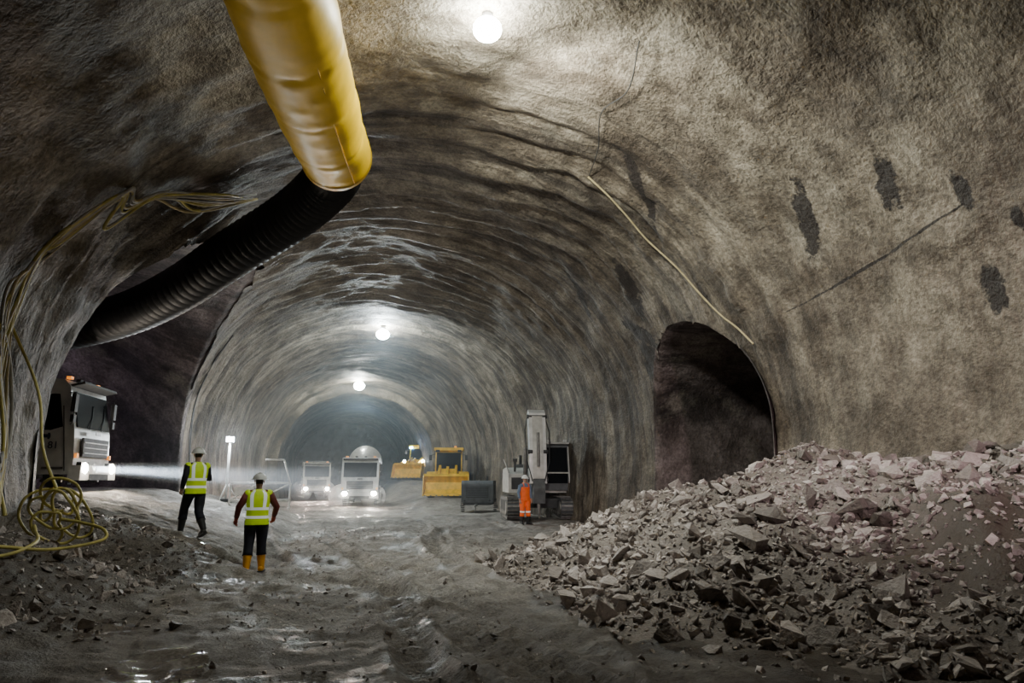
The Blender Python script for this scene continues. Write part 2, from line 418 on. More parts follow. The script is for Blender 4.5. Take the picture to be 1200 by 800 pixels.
def pz(X,Y):
    X=np.asarray(X,float);Y=np.asarray(Y,float)
    wx=X+.7*fbm(X*.5,Y*.5,3,51);wy=Y+.7*fbm(X*.5,Y*.5,3,53)
    es=0
    for (cx,cy,h,s) in CON:
        d=np.sqrt((wx-cx)**2+(wy-cy)**2+.3);es=es+np.exp(5*(h-s*d))
    z=np.log(es)/5
    return z-.05+.3*fbm(X*1.1,Y*1.1,4,57)
px=np.arange(2.5,10.6,.08);py=np.arange(1,19,.08);PX,PY=np.meshgrid(px,py);PZ=np.maximum(pz(PX,PY),-.4)
nc=len(px);nr=len(py);idx=np.arange(nr*nc).reshape(nr,nc)
q=np.stack([idx[:-1,:-1],idx[:-1,1:],idx[1:,1:],idx[1:,:-1]],-1).reshape(-1,4)
q=q[(PZ.reshape(-1)[q]).max(1)>-.25]
S=[]
def wallx(y,z): return C+float(xs(max(z,0),y))-.1
tries=0
while len(S)<20000 and tries<95000:
    tries+=1
    x=random.uniform(3,10.3);y=random.uniform(3,18)
    z=float(pz(x,y))
    if z<.02 and random.random()>.10*(1 if z>-.5 else .0): continue
    fine=float(vn(np.array(x*.45),np.array(y*.45),77))
    u=random.random()
    s=.02+.05*u**2
    if random.random()<.17: s=random.uniform(.06,.13)
    if random.random()<.018: s=random.uniform(.14,.28)
    if fine>.2 and s>.06: s*=.5
    if y<8.0 and x>6.4 and z<1.6:
        if random.random()<.5: continue
        if s>.12: s*=.6
    zz=max(z,g(x,y) if z<.1 else z)
    if x>wallx(y,zz): continue
    S.append((x,y,zz+s*.15,s))
for (x,y,s) in [(4.9,8.1,.24),(4.6,8.6,.15),(5.2,7.7,.2),(5.6,8.6,.32),(6.2,8.9,.28),(6.5,9.6,.36),(5.3,9.4,.24),(7.1,9.2,.28),(8.2,10.0,.26),(7.6,8.6,.25),(9.4,8.3,.28)]:
    S.append((x,y,max(float(pz(x,y)),0)+s*.2,s))
RV,RF=rocks(S)
base=np.stack([PX,PY,PZ],-1).reshape(-1,3)
VV=np.concatenate([base,RV]).tolist();FF=q.tolist()+(RF+len(base)).tolist()
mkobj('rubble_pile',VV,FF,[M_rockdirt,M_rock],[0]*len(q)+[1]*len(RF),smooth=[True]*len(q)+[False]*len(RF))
S=[]
for i in range(3400):
    x=random.uniform(-5.4,-1.3);y=random.uniform(8.5,16.5)
    dens=float(sm(1.3,3.4,-x))
    if random.random()>dens: continue
    s=.015+.05*random.random()**2
    if random.random()<.07: s=random.uniform(.07,.17)
    if math.hypot(x+2.78,y-16.3)<.7 or math.hypot(x+1.32,y-14.5)<.6: continue
    S.append((x,y,g(x,y)+s*.2,s))
RV,RF=rocks(S);mkobj('rubble_heap',RV.tolist(),RF.tolist(),[M_rock])
S=[]
for i in range(2200):
    x=random.uniform(-1.2,5);y=random.uniform(5,26);s=random.uniform(.01,.035)
    if random.random()<.04: s=.06
    if float(pz(x,y))>-.3 or math.hypot(x+1.32,y-14.5)<.6: continue
    S.append((x,y,g(x,y)+s*.2,s))
RV,RF=rocks(S);mkobj('loose_stones',RV.tolist(),RF.tolist(),[M_rock])

# ------------------------------------------------------------------ materials for objects
yel=mat('duct_yellow_pvc',(.92,.58,.004),.45,0,.14,2.5,.3)
yseam=mat('duct_seam',(.72,.42,.004),.5)
blk=mat('black_rubber',(.012,.012,.014),.55,0,.4,8)
tyre=mat('tyre_rubber',(.03,.028,.026),.85,0,.4,10)
steel=mat('dusty_steel',(.25,.24,.23),.5,.7,.4,8)
dark=mat('dark_underbody',(.04,.04,.042),.7,0,.4,5)
white=mat('cab_white_paint',(.68,.68,.66),.35,0,.25,3,0,coat=.3)
cream=mat('cab_dusty_white',(.55,.54,.50),.4,0,.35,3)
glass=mat('vehicle_glass',(.006,.007,.009),.12,0,.1,3,spec=.12)
lyel=mat('machine_yellow_paint',(.85,.50,.01),.45,0,.35,3)
grey=mat('machine_grey_paint',(.48,.48,.45),.5,0,.4,3)
dgrey=mat('machine_dark_grey',(.08,.085,.09),.55,0,.4,4)
hl=mat('headlamp_lens',(.9,.9,.9),.2,0,0,3,0,(1,.88,.72),700)
hlc=mat('headlamp_lens_cool',(.9,.9,.9),.2,0,0,3,0,(.85,.93,1),300)
dim=mat('marker_lamp_amber',(.9,.4,.05),.3,0,0,3,0,(1,.30,.03),1.0)
blue=mat('beacon_blue',(.1,.3,.9),.3,0,0,3,0,(.15,.45,1),150)
chrome=mat('mirror_glass',(.6,.6,.6),.1,1)

# ------------------------------------------------------------------ ventilation duct
def smoothpath(pts,n=8):
    P=[Vector(p) for p in pts];P=[P[0]*2-P[1]]+P+[P[-1]*2-P[-2]];out=[]
    for i in range(1,len(P)-2):
        for k in range(n):
            t=k/n;a,b,c,d=P[i-1],P[i],P[i+1],P[i+2]
            out.append(.5*((2*b)+(c-a)*t+(2*a-5*b+4*c-d)*t*t+(3*b-a-3*c+d)*t**3))
    out.append(P[-2]);return out
duct=bpy.data.objects.new('ventilation_duct',None);scn.collection.objects.link(duct)
def sleeve_tube(mb,path,rfun,m,seg=48):
    n0=len(path);vs=[];fs=[]
    for i,p in enumerate(path):
        t=(path[min(i+1,n0-1)]-path[max(i-1,0)]).normalized();a=t.cross(Vector((0,0,1))).normalized();b=a.cross(t)
        for k in range(seg):
            q=2*pi*k/seg;r=rfun(p.y,q);vs.append(p+a*math.cos(q)*r+b*math.sin(q)*r)
    for i in range(n0-1):
        for k in range(seg):
            k2=(k+1)%seg;fs.append((i*seg+k,i*seg+k2,(i+1)*seg+k2,(i+1)*seg+k))
    mb.add(vs,fs,m,True)
mb=MB()
path=smoothpath([(-3.6,-9,8.1),(-2.7,-3,8.15),(-1.75,3,8.15),(-.95,8.9,8.15),(-.5,12,8.25),(-.2,14.0,8.45)],60)
def rf(y,q):
    f=(y+9)%1.55;wr=math.exp(-((f-.0)/.08)**2)+math.exp(-((f-1.55)/.08)**2)
    w2=.022*float(fbm(np.array(y*4.0),np.array(math.cos(q)*2.2+5),2,3))+.05*float(fbm(np.array(y*1.1),np.array(math.sin(q)*1.2+5),2,8))
    return .73-.02*wr+w2+.008*math.sin(q*9+y*2)*wr
sleeve_tube(mb,path,rf,yel)
mb.tube([p+Vector((.42,0,-.595)) for p in path[::6]],[.010]*len(path[::6]),yseam,6)
mb.tube([p+Vector((-.25,0,.68)) for p in path[::6]],[.03]*len(path[::6]),yseam,6)
e=path[-1];dd=(path[-1]-path[-2]).normalized()
mb.tube([e-dd*.1,e+dd*.02,e+dd*.04],[.735,.75,.71],yseam,40,cap=False)
mb.tube([e+dd*.02,e+dd*.35],[.66,.60],steel,40,cap=False)
mb.finish('duct_yellow_sleeve',parent=duct)
mb=MB()
path=smoothpath([(-.22,13.9,8.4),(-.3,14.9,8.32),(-1.15,16.2,7.9),(-2.6,17.6,7.3),(-4.2,19.3,6.65),(-5.9,20.8,6.2),(-8.2,22.4,5.95),(-12,25,6.0),(-18,27.5,6.0)],30)
rs=[.56+.05*math.cos(i*2*pi/3) for i in range(len(path))]
mb.tube(path,rs,blk,32,cap=False)
mb.finish('duct_black_flexible_hose',parent=duct)
mb=MB()
for y in (-2,1,4,7,10,13):
    x=-2.45+.142*(y+1)
    mb.cyl((x-.0,y,8.8),(x+.05,y,9.75),.012,steel,6)
mb.finish('duct_hanger_wires',parent=duct)

# ------------------------------------------------------------------ cables
def cable(name,pts,r,m,n=10,parent=None):
    cu=bpy.data.curves.new(name,'CURVE');cu.dimensions='3D';cu.bevel_depth=r;cu.bevel_resolution=2
    P=smoothpath(pts,n);s=cu.splines.new('POLY');s.points.add(len(P)-1)
    for i,p in enumerate(P): s.points[i].co=(*p,1)
    cu.materials.append(m);o=bpy.data.objects.new(name,cu);scn.collection.objects.link(o)
    if parent:o.parent=parent
    return o
def wp(Y,z,side,off=.12):
    z_=min(z,9.9);x=float(xs(z_,Y));rz=max(z_-ZS,0);l=math.hypot(x,rz)
    return (C+side*(x-off*x/l),Y,z_-off*rz/l)
cyl_y=mat('hose_pale_yellow',(.52,.45,.12),.5,0,.3,5)
cab_g=mat('cable_grey',(.40,.39,.36),.6)
cab_k=mat('cable_black',(.02,.02,.02),.5)
cab_t=mat('hose_tan',(.46,.38,.20),.6)
bun=bpy.data.objects.new('cable_bundle',None);scn.collection.objects.link(bun)
for i in range(13):
    r=random.Random(i);j=lambda a=.1:r.uniform(-a,a)
    m_=[cyl_y,cab_g,cab_t,cab_t,cyl_y,cab_g,cab_t,cab_k,cab_g,cyl_y,cab_g,cyl_y,cab_t][i]
    pts=[wp(17.4+j(.2),8.75+j(.15),-1,.15),wp(16.2,8.2+j(.3),-1,.3),wp(14.9,7.65+j(),-1,.15),wp(14.3,7.0+j(.4),-1,.2),wp(13.9,7.2+j(.15),-1,.15),wp(13.3,6.2+j(.35),-1,.22),wp(13.1+j(),5.5+j(.15),-1,.15),
         wp(12.9+j(.4),4.6+j(.3),-1,.22),wp(13.3+j(.4),3.6,-1,.18),wp(13.7+j(.4),2.4,-1,.16),wp(13.7+j(.45),1.1,-1,.22)]
    cable('cable',pts,.020+.014*r.random(),m_,parent=bun)
for i in range(3):
    r=random.Random(40+i);j=lambda a=.12:r.uniform(-a,a)
    cable('cable',[wp(28.6+j(),7.4,-1,.1),wp(29.2+j(),6.4,-1,.12),wp(29.6+j(),5,-1,.15),wp(30+j(.2),3.4,-1,.2),wp(30+j(.2),1.3,-1,.3)],.022,cab_k,parent=bun)
coil=bpy.data.objects.new('hose_coil',None);scn.collection.objects.link(coil)
pts=[]
cx,cy,cz=-4.2,12.7,1.2
for k in range(6*14):
    q=k/14*2*pi;rr=.32+.18*math.sin(k*.37)+.05*math.sin(k*1.3)
    pts.append((cx+rr*math.cos(q)*.75+.12*math.sin(k*.21),cy+.25*math.sin(k*.11)+rr*math.cos(q)*.3-rr*math.sin(q)*.35,cz+rr*math.sin(q)*.95+.18*math.sin(k*.16)))
cable('hose_loops',pts,.022,cyl_y,4,coil)
cable('hose_tail',[(cx+.2,cy-.3,cz-.1),(-3.75,12.4,1.05),(-3.35,12.2,.95),(-3.3,12.0,.8),(-3.7,11.2,.75),(-4.1,10.6,.85),(-4.6,10.0,.95),(-5.0,9.4,1.0)],.024,cyl_y,10,coil)
cable('hose_tail',[(cx-.2,cy-.2,cz-.2),(-4.2,12.0,.95),(-3.9,11.2,.85),(-4.0,10.4,.75),(-4.5,9.4,.8)],.024,cyl_y,10,coil)
cable('hose_tail',[(cx,cy,cz+.3),(-4.6,13.0,2.2),(-4.9,13.3,3.2),wp(13.3,4.4,-1,.1)],.024,cyl_y,10,coil)
cable('ceiling_cable',[wp(10.2,9.62,1,.05),wp(11.5,9.5,1,.1),wp(12.6,9.55,1,.05),wp(13.8,9.4,1,.1),wp(15.1,9.3,1,.05)],.012,cab_k)
cable('wall_hose',[wp(15.1,9.3,1,.1),wp(15.3,9.0,1,.15),wp(15.6,8.6,1,.15),wp(15.8,8.1,1,.18),wp(15.7,7.3,1,.15),wp(15.5,6.5,1,.15),wp(15.2,5.9,1,.12),wp(14.8,5.5,1,.12),wp(14.4,5.0,1,.12)],.024,cab_t)

# ------------------------------------------------------------------ vehicles (forward = +X, origin ground under front centre)
def cab(mb,paint,lens,W=2.4):
    mb.prism([(0,.62),(.02,1.05),(-.04,1.78),(-.26,2.92),(-.42,3.1),(-2.0,3.16),(-2.15,3.0),(-2.15,.95),(-1.95,.95),(-1.8,1.15),(-1.0,1.15),(-.82,.62)],-W/2,W/2,paint)
    mb.prism([(-.01,1.84),(-.185,2.78),(-.3,2.78),(-.1,1.84)],-W/2+.13,W/2-.13,glass)
    mb.prism([(-.32,1.85),(-.48,2.7),(-1.3,2.7),(-1.3,1.78),(-.6,1.75)],-W/2-.015,W/2+.015,glass)
    for s in (-1,1):
        y=s*(W/2+.008)
        mb.box((-.26,y,1.55),(.02,.02,1.7),dark,(0,-.12,0));mb.box((-1.4,y,1.95),(.02,.02,1.8),dark)
        mb.box((-1.2,s*(W/2+.03),1.55),(.2,.04,.04),dark)
        mb.box((-.45,s*(W/2-.02),.78),(.5,.1,.06),steel);mb.box((-.45,s*(W/2-.02),.45),(.5,.1,.06),steel)
        mb.tube([(-.25,s*W/2,2.75),(-.05,s*(W/2+.12),2.75),(-.05,s*(W/2+.12),1.95),(-.15,s*W/2,1.9)],[.016]*4,dark,8)
        mb.box((-.05,s*(W/2+.14),2.45),(.1,.18,.46),dark);mb.box((-.105,s*(W/2+.14),2.45),(.01,.15,.4),chrome)
        mb.box((-.05,s*(W/2+.14),2.05),(.09,.16,.2),dark)
        mb.box((.15,s*.93,.78),(.12,.46,.32),dark);mb.sph((.2,s*.93,.78),(.07,.18,.14),lens)
        mb.box((.05,s*1.1,1.1),(.06,.1,.12),dim)
        A=[(-1.4+.62*math.cos(t),.52+.66*math.sin(t)) for t in np.linspace(0,pi,14)]+[(-1.4+.54*math.cos(t),.52+.56*math.sin(t)) for t in np.linspace(pi,0,14)]
        mb.prism(A,s*(W/2-.32),s*(W/2+.04),dark)
        mb.wheel(-1.4,s*(W/2-.18),.52,.3,tyre,steel)
    mb.box((.06,0,1.33),(.06,1.7,.5),dark)
    for k in range(3): mb.box((.1,0,1.18+.14*k),(.02,1.6,.025),steel)
    mb.box((.1,0,1.72),(.02,.34,.1),steel)
    mb.box((.08,0,.66),(.3,W+.04,.38),paint);mb.box((.22,0,.55),(.05,1.3,.16),dark);mb.box((.245,0,.72),(.01,.52,.11),white)
    mb.box((-.12,0,2.98),(.36,W-.15,.06),dark,(0,-.25,0))
    for k in (-.9,-.3,.3,.9): mb.box((-.42,k,3.17),(.12,.16,.07),dim if abs(k)>.5 else dark)
    for k in (-.45,.35): mb.tube([(.03,k,1.82),(-.06,k+.35,2.15),(-.12,k+.5,2.5)],[.012]*3,blk,6)
    for k in (-.5,.5): mb.box((-1.15,k,2.1),(.45,.5,1.0),dark)
def chassis(mb,Lc):
    for s in (-1,1): mb.box((-Lc/2-.4,s*.42,.85),(Lc,.12,.3),dark)
    for x in (-Lc+1.9,-Lc+.6):
        for s in (-1,1): mb.wheel(x,s*.98,.52,.5,tyre,steel);mb.box((x,s*.98,1.12),(1.15,.55,.05),dark)
        mb.cyl((x,-.9,.52),(x,.9,.52),.1,dark,12)
    mb.cyl((-2.9,1.0,.8),(-3.9,1.0,.8),.28,steel,18);mb.box((-3.3,-1.0,.8),(.9,.4,.5),dark)
def mixer(name,loc,rz,paint=cream,lens=hl):
    mb=MB();cab(mb,paint,lens);chassis(mb,8.2)
    mb.tube([(-2.7,0,2.05),(-3.1,0,2.15),(-4.6,0,2.65),(-5.9,0,2.95),(-7.3,0,3.2),(-7.9,0,3.3)],[.5,.85,1.22,1.22,.75,.5],white,36)
    for k in range(3):
        pts=[]
        for i in range(24):
            t=i/23;x=-2.9-4.6*t;c=2.12+.27*(-x-3);r=np.interp(-x,[2.7,3.1,4.6,5.9,7.3,7.9],[.5,.85,1.2,1.2,.75,.5])+.01;a=t*5+k*2.1
            pts.append((x,r*math.cos(a),c+r*math.sin(a)))
        mb.tube(pts,[.03]*24,grey,6)
    mb.prism([(-2.4,1.0),(-2.4,2.2),(-2.8,2.4),(-2.9,1.0)],-.9,.9,grey)
    mb.prism([(-7.4,1.0),(-7.4,2.6),(-7.7,2.7),(-7.9,1.0)],-.6,.6,grey)
    mb.tube([(-8,0,3.9),(-8.1,0,3.4)],[.6,.25],grey,20,cap=False);mb.tube([(-8.1,0,2.9),(-8.5,0,2.0),(-8.8,0,1.4)],[.3,.25,.22],grey,14)
    mb.cyl((-2.5,-.8,1.6),(-2.5,.8,1.6),.3,cream,18)
    for z in np.arange(1.0,3.6,.3): mb.box((-8.2,.75,z),(.3,.4,.03),steel)
    return mb.finish(name,loc,rz,.015)
def dumper(name,loc,rz,paint=white,lens=hl,scale=1):
    mb=MB();cab(mb,paint,lens);chassis(mb,7.6)
    mb.prism([(-2.35,1.2),(-2.35,2.7),(-1.9,3.25),(-1.9,3.32),(-2.5,3.32),(-7.6,3.1),(-7.9,1.9),(-7.3,1.2)],-1.22,1.22,dgrey)
    for x in np.arange(-7,-2.6,.75):
        for s in (-1,1): mb.box((x,s*1.25,2.1),(.12,.08,1.7),dgrey)
    mb.cyl((-2.4,.3,.9),(-2.6,.3,2.6),.1,steel,12)
    mb.cyl((-2.25,-.95,1.0),(-2.25,-.95,3.3),.08,steel,12)
    return mb.finish(name,loc,rz,.015,scale=scale)
def loader(name,loc,rz,lights=True,parent=None):
    mb=MB()
    bp_=[(0,.15),(.0,.22),(-.5,.28),(-.85,.55),(-.9,1.0),(-.6,1.35),(-.52,1.38),(-.78,1.55),(-1.05,1.05),(-1.0,.4),(-.6,.12)]
    mb.prism(bp_,-1.45,1.45,lyel)
    side=[(0,.15),(-.45,1.38),(-.78,1.5),(-1.05,1.05),(-1.0,.4),(-.6,.12)]
    for s in (-1,1): mb.prism(side,s*1.45-.03,s*1.45+.03,lyel)
    for k in np.linspace(-1.3,1.3,8): mb.box((.03,k,.17),(.22,.1,.06),steel)
    for s in (-1,1):
        mb.prism([(-1.0,.5),(-.95,.8),(-1.8,1.75),(-2.9,2.15),(-3.0,1.85),(-1.95,1.35)],s*.55-.08,s*.55+.08,lyel)
        mb.cyl((-2.8,s*.4,1.1),(-1.7,s*.4,1.45),.07,steel,12)
    mb.prism([(-1.0,1.1),(-1.05,1.35),(-2.3,2.05),(-2.4,1.9)],-.09,.09,lyel)
    mb.prism([(-1.9,.55),(-1.7,1.1),(-2.5,1.9),(-3.3,1.9),(-3.4,.6)],-.62,.62,lyel)
    for x in (-2.3,-5.2):
        for s in (-1,1): mb.wheel(x,s*1.08,.78,.55,tyre,lyel);mb.prism([(x+.85*math.cos(t),.8+.9*math.sin(t)) for t in np.linspace(.5,pi-.3,10)]+[(x+.8*math.cos(t),.8+.84*math.sin(t)) for t in np.linspace(pi-.3,.5,10)],s*1.08-.3,s*1.08+.3,lyel)
        mb.cyl((x,-.9,.78),(x,.9,.78),.18,dark,14)
    mb.cyl((-3.6,0,.7),(-3.6,0,1.5),.25,dark,16)
    mb.prism([(-3.5,.7),(-3.5,1.5),(-4.6,1.6),(-4.7,2.35),(-6.6,2.15),(-6.9,1.7),(-6.9,.8)],-.75,.75,lyel)
    mb.box((-6.92,0,1.4),(.06,1.2,.7),dark);mb.cyl((-5.4,.3,2.3),(-5.4,.3,2.9),.06,dark,10)
    mb.prism([(-3.25,1.5),(-3.2,2.2),(-3.4,3.15),(-4.7,3.15),(-4.75,1.5)],-.92,.92,lyel)
    mb.prism([(-3.17,1.75),(-3.14,2.2),(-3.33,3.0),(-3.45,3.0),(-3.4,1.75)],-.84,.84,glass)
    mb.prism([(-3.5,1.8),(-3.6,3.0),(-4.5,3.0),(-4.55,1.8)],-.935,.935,glass)
    mb.box((-4.0,0,3.24),(1.75,2.0,.2),lyel);mb.cyl((-4.4,.4,3.3),(-4.4,.4,3.5),.08,blue if lights else dim,12)
    for s in (-1,1):
        mb.box((-3.1,s*.75,3.1),(.12,.26,.16),blue if lights else dark);mb.tube([(-3.3,s*.9,2.9),(-3.0,s*1.2,2.8)],[.02]*2,dark,6);mb.box((-3.0,s*1.22,2.65),(.06,.2,.35),dark)
        mb.tube([(-3.2,s*1.0,1.0),(-3.3,s*1.0,1.9)],[.02]*2,dark,6);mb.box((-3.4,s*.95,.95),(.5,.3,.04),dark)
        if lights: mb.sph((-2.0,s*.95,1.75),(.08,.14,.12),hlc,12,8)
    return mb.finish(name,loc,rz,.02)
def excavator(name,loc,rz):
    mb=MB()
    for s in (-1,1):
        def lp(r,l): return [(l+r*math.cos(t),.48+r*math.sin(t)) for t in np.linspace(-pi/2,pi/2,12)]+[(-l+r*math.cos(t),.48+r*math.sin(t)) for t in np.linspace(pi/2,3*pi/2,12)]
        mb.prism(lp(.43,1.5),s*1.15-.27,s*1.15+.27,dgrey)
        mb.prism(lp(.30,1.45),s*1.15-.29,s*1.15+.29,dark)
        for l in (-1.5,1.5): mb.cyl((l,s*1.15-.31,.48),(l,s*1.15+.31,.48),.28,steel,20)
        for k in np.linspace(-1.1,1.1,5): mb.cyl((k,s*1.15-.31,.25),(k,s*1.15+.31,.25),.11,steel,14)
        for k in np.linspace(-1.5,1.5,19):
            mb.box((k,s*1.15,.93),(.05,.56,.05),steel);mb.box((k,s*1.15,.03),(.05,.56,.05),steel)
        for sg in (-1,1):
            for t in np.linspace(-1.3,1.3,8): mb.box((sg*(1.5+.45*math.cos(t)),s*1.15,.48+.45*math.sin(t)),(.05,.56,.05),steel,(0,-t*sg,0))
    mb.box((0,0,.65),(1.8,1.9,.4),dark);mb.cyl((0,0,.8),(0,0,1.1),.65,dark,28)
    mb.prism([(1.1,1.1),(1.1,1.5),(-.4,2.2),(-1.9,2.15),(-2.15,1.9),(-2.15,1.1)],-.2,1.3,grey)
    mb.prism([(1.1,1.1),(1.1,1.9),(.4,2.1),(-.4,2.2),(-1.9,2.15),(-2.15,1.9),(-2.15,1.1)],-1.3,-.45,grey)
    mb.box((-1.1,0,2.25),(1.2,1.6,.2),dgrey);mb.cyl((-1.5,-.5,2.3),(-1.5,-.5,2.8),.07,dark,10)
    mb.box((1.12,-.88,1.5),(.04,.6,.5),dark);mb.cyl((.8,-1.0,2.0),(.8,-1.0,2.45),.05,dark,10);mb.box((.9,-1.0,2.5),(.1,.2,.14),dark)
    mb.prism([(1.25,1.2),(1.3,2.0),(1.0,3.15),(-.35,3.2),(-.45,1.2)],.3,1.35,dgrey)
    mb.prism([(1.29,1.5),(1.325,2.0),(1.06,3.05),(.95,3.05),(1.15,1.5)],.38,1.27,glass)
    mb.prism([(1.1,1.7),(.9,3.0),(-.2,3.05),(-.3,1.7)],.28,1.37,glass)
    mb.box((.35,.83,3.24),(1.5,1.1,.08),grey);mb.box((1.33,.83,1.95),(.05,.95,.06),grey);mb.box((1.22,.33,2.3),(.06,.05,1.6),grey,(0,-.2,0));mb.box((1.22,1.33,2.3),(.06,.05,1.6),grey,(0,-.2,0))
    for k in (.5,1.2): mb.box((1.1,k,3.32),(.1,.14,.12),grey)
    mb.prism([(.7,1.3),(1.1,1.35),(1.75,2.9),(1.95,4.2),(1.8,4.45),(1.5,4.35),(1.25,3.2)],-.42,.05,white)
    mb.prism([(1.6,4.45),(1.9,4.62),(2.25,4.45),(2.55,2.8),(2.6,1.5),(2.35,1.45),(2.1,2.8)],-.55,.16,white)
    mb.prism([(2.27,4.3),(2.57,2.8),(2.615,1.7),(2.625,1.7),(2.59,2.8),(2.29,4.32)],-.42,.03,cream)
    for z_,x_ in ((4.3,2.2),(2.8,2.5),(1.65,2.5)): mb.cyl((x_,-.62,z_),(x_,.23,z_),.09,dark,14)
    mb.cyl((2.62,-.2,3.6),(2.72,-.2,2.2),.06,steel,12)
    mb.cyl((1.15,-.6,1.4),(1.6,-.6,3.0),.09,steel,14);mb.cyl((1.15,.2,1.4),(1.6,.2,3.0),.09,steel,14)
    mb.prism([(2.3,1.7),(2.7,1.7),(2.85,1.3),(2.8,.7),(2.4,.7),(2.25,1.2)],-.42,.06,dgrey)
    mb.cyl((2.6,-.18,.7),(2.6,-.18,.1),.08,steel,12,.04)
    mb.tube([(1.9,-.58,4.3),(2.3,-.72,3.7),(2.6,-.66,2.4),(2.7,-.45,1.6)],[.025]*4,blk,8)
    mb.tube([(1.9,.2,4.3),(2.35,.32,3.6),(2.65,.27,2.4),(2.7,.06,1.6)],[.025]*4,blk,8)
    for s in (-1,1): mb.tube([(.9,s*1.28,1.5),(.9,s*1.28,2.0),(-1.8,s*1.28,2.6),(-1.8,s*1.28,2.1)],[.02]*4,steel,6)
    return mb.finish(name,loc,rz,.02)
def compressor(name,loc,rz):
    mb=MB()
    A=[(-1.2,.55)]+[(-1.2,.9)]+[(-1.0+.2*math.cos(t),1.45+.25*math.sin(t)) for t in np.linspace(pi,pi/2,6)]+[(1.0+.2*math.cos(t),1.45+.25*math.sin(t)) for t in np.linspace(pi/2,0,6)]+[(1.2,.55)]
    mb.prism(A,-.85,.85,dgrey)
    mb.box((0,0,.5),(2.3,1.5,.15),dark);mb.box((1.21,0,1.1),(.03,1.2,.6),dark)
    for k in range(6): mb.box((1.23,0,.88+.09*k),(.03,1.15,.03),dgrey)
    for s in (-1,1):
        mb.wheel(0,s*.88,.36,.22,tyre,steel);mb.box((.3,s*.86,1.2),(.8,.02,.5),dark);mb.sph((1.22,s*.65,.66),(.03,.07,.05),dark)
    mb.tube([(1.2,0,.45),(2.2,0,.45),(2.4,0,.4)],[.05]*3,steel,8);mb.tube([(2.1,0,.45),(2.1,0,.05)],[.03]*2,steel,8);mb.cyl((-.6,.4,1.7),(-.6,.4,1.95),.05,dark,10)
    mb.box((0,0,1.72),(.4,.06,.06),steel)
    return mb.finish(name,loc,rz,.02)
t1=dumper('dump_truck',(-6.4,21.5,1.22),-.07,white,hl)
def text(name,s,loc,rot,size,m,parent):
    cu=bpy.data.curves.new(name,'FONT');cu.body=s;cu.size=size;cu.extrude=.004;cu.materials.append(m)
    o=bpy.data.objects.new(name,cu);scn.collection.objects.link(o);o.parent=parent;o.location=loc;o.rotation_euler=rot;return o
txt=mat('lettering_dark',(.03,.04,.08),.5)
text('fleet_number','81',(-.62,-1.225,1.28),(pi/2,0,0),.26,txt,t1)
mb=MB();mb.box((-.75,-1.212,1.6),(.34,.012,.09),txt);mb.box((-.62,-1.212,1.6),(.05,.014,.16),txt);mb.finish('door_mark',parent=t1)
mixer('concrete_mixer_truck',(1.95,46.8,g(1.95,48)),-pi/2-.10,white)
dumper('dump_truck',(-1.0,60.0,.25),-pi/2+.1,cream,hl,.92)
loader('wheel_loader',(7.2,44.2,g(7.3,46.5)),-pi/2-.22,False)
loader('wheel_loader',(6.9,66,g(7.0,67)+.1),-pi/2-.5,True)
excavator('excavator',(9.0,30.2,.05),-pi/2-.16)
compressor('mobile_compressor',(8.0,37.6,g(8,37.6)),-pi/2-.3)

# ------------------------------------------------------------------ lamp stand and white barrier
M_bwhite=mat('barrier_white',(.8,.8,.78),.5)
bx,by=-4.0,30.2;bz=g(bx,by)
mb=MB()
mb.cyl((0,0,0),(0,0,2.35),.05,M_bwhite,12);mb.box((0,0,.04),(.5,.5,.08),dark)
mb.box((0,-.06,2.45),(.34,.12,.24),dark);mb.box((0,-.13,2.45),(.28,.02,.18),hlc)
for a in (0,2.1,4.2): mb.cyl((0,0,.7),(.45*math.cos(a),.45*math.sin(a),.03),.025,M_bwhite,8)
mb.finish('work_lamp_stand',(bx,by,bz),.1)
mb=MB()
for x in (0,1.0,2.2): mb.cyl((x,0,0),(x,0,1.0),.04,M_bwhite,10);mb.box((x,0,.03),(.1,.5,.06),M_bwhite)
mb.cyl((0,0,1.0),(2.2,0,1.0),.04,M_bwhite,10);mb.cyl((0,0,.35),(2.2,0,.35),.04,M_bwhite,10)
mb.cyl((0,0,.35),(1,0,1.0),.03,M_bwhite,8);mb.cyl((1,0,.35),(2.2,0,1.0),.03,M_bwhite,8)
mb.cyl((2.2,0,.95),(1.9,-.1,1.9),.03,M_bwhite,8);mb.cyl((1.9,-.1,1.9),(1.2,-.1,1.9),.03,M_bwhite,8)
mb.box((.5,-.02,.7),(.7,.03,.3),M_bwhite)
mb.finish('white_safety_barrier',(bx+.35,by-1.6,g(bx+1.2,by-1.6)),.15)

# ------------------------------------------------------------------ people
skinm=mat('skin',(.45,.27,.2),.55,0,.1);hair=mat('hair_dark',(.04,.03,.02),.7)
vest=mat('hi_vis_vest_yellow',(.62,.85,.01),.6,0,.12,8,0,(.5,.8,.005),.12)  # slight glow added to the cloth for its fluorescent look
tape=mat('reflective_tape',(.85,.87,.85),.3,0,.05,8,0,(.8,.9,.85),.25)  # small glow added, imitating light thrown back by the tape
navy=mat('navy_workwear',(.012,.014,.025),.8,0,.3,10);helm=mat('helmet_white',(.85,.87,.85),.35,0,.1)
bootb=mat('boot_black',(.02,.02,.02),.6);booty=mat('boot_yellow_rubber',(.80,.36,.01),.45);red=mat('sleeve_dark_red',(.16,.03,.025),.7)
glv=mat('glove_red',(.5,.08,.04),.6)
orange=mat('overall_orange',(1.0,.14,.02),.7,0,.2,8,0,(1,.15,.02),.08);shirt=mat('shirt_blue_grey',(.16,.22,.32),.8)  # faint glow added to the overall so the orange comes out brighter
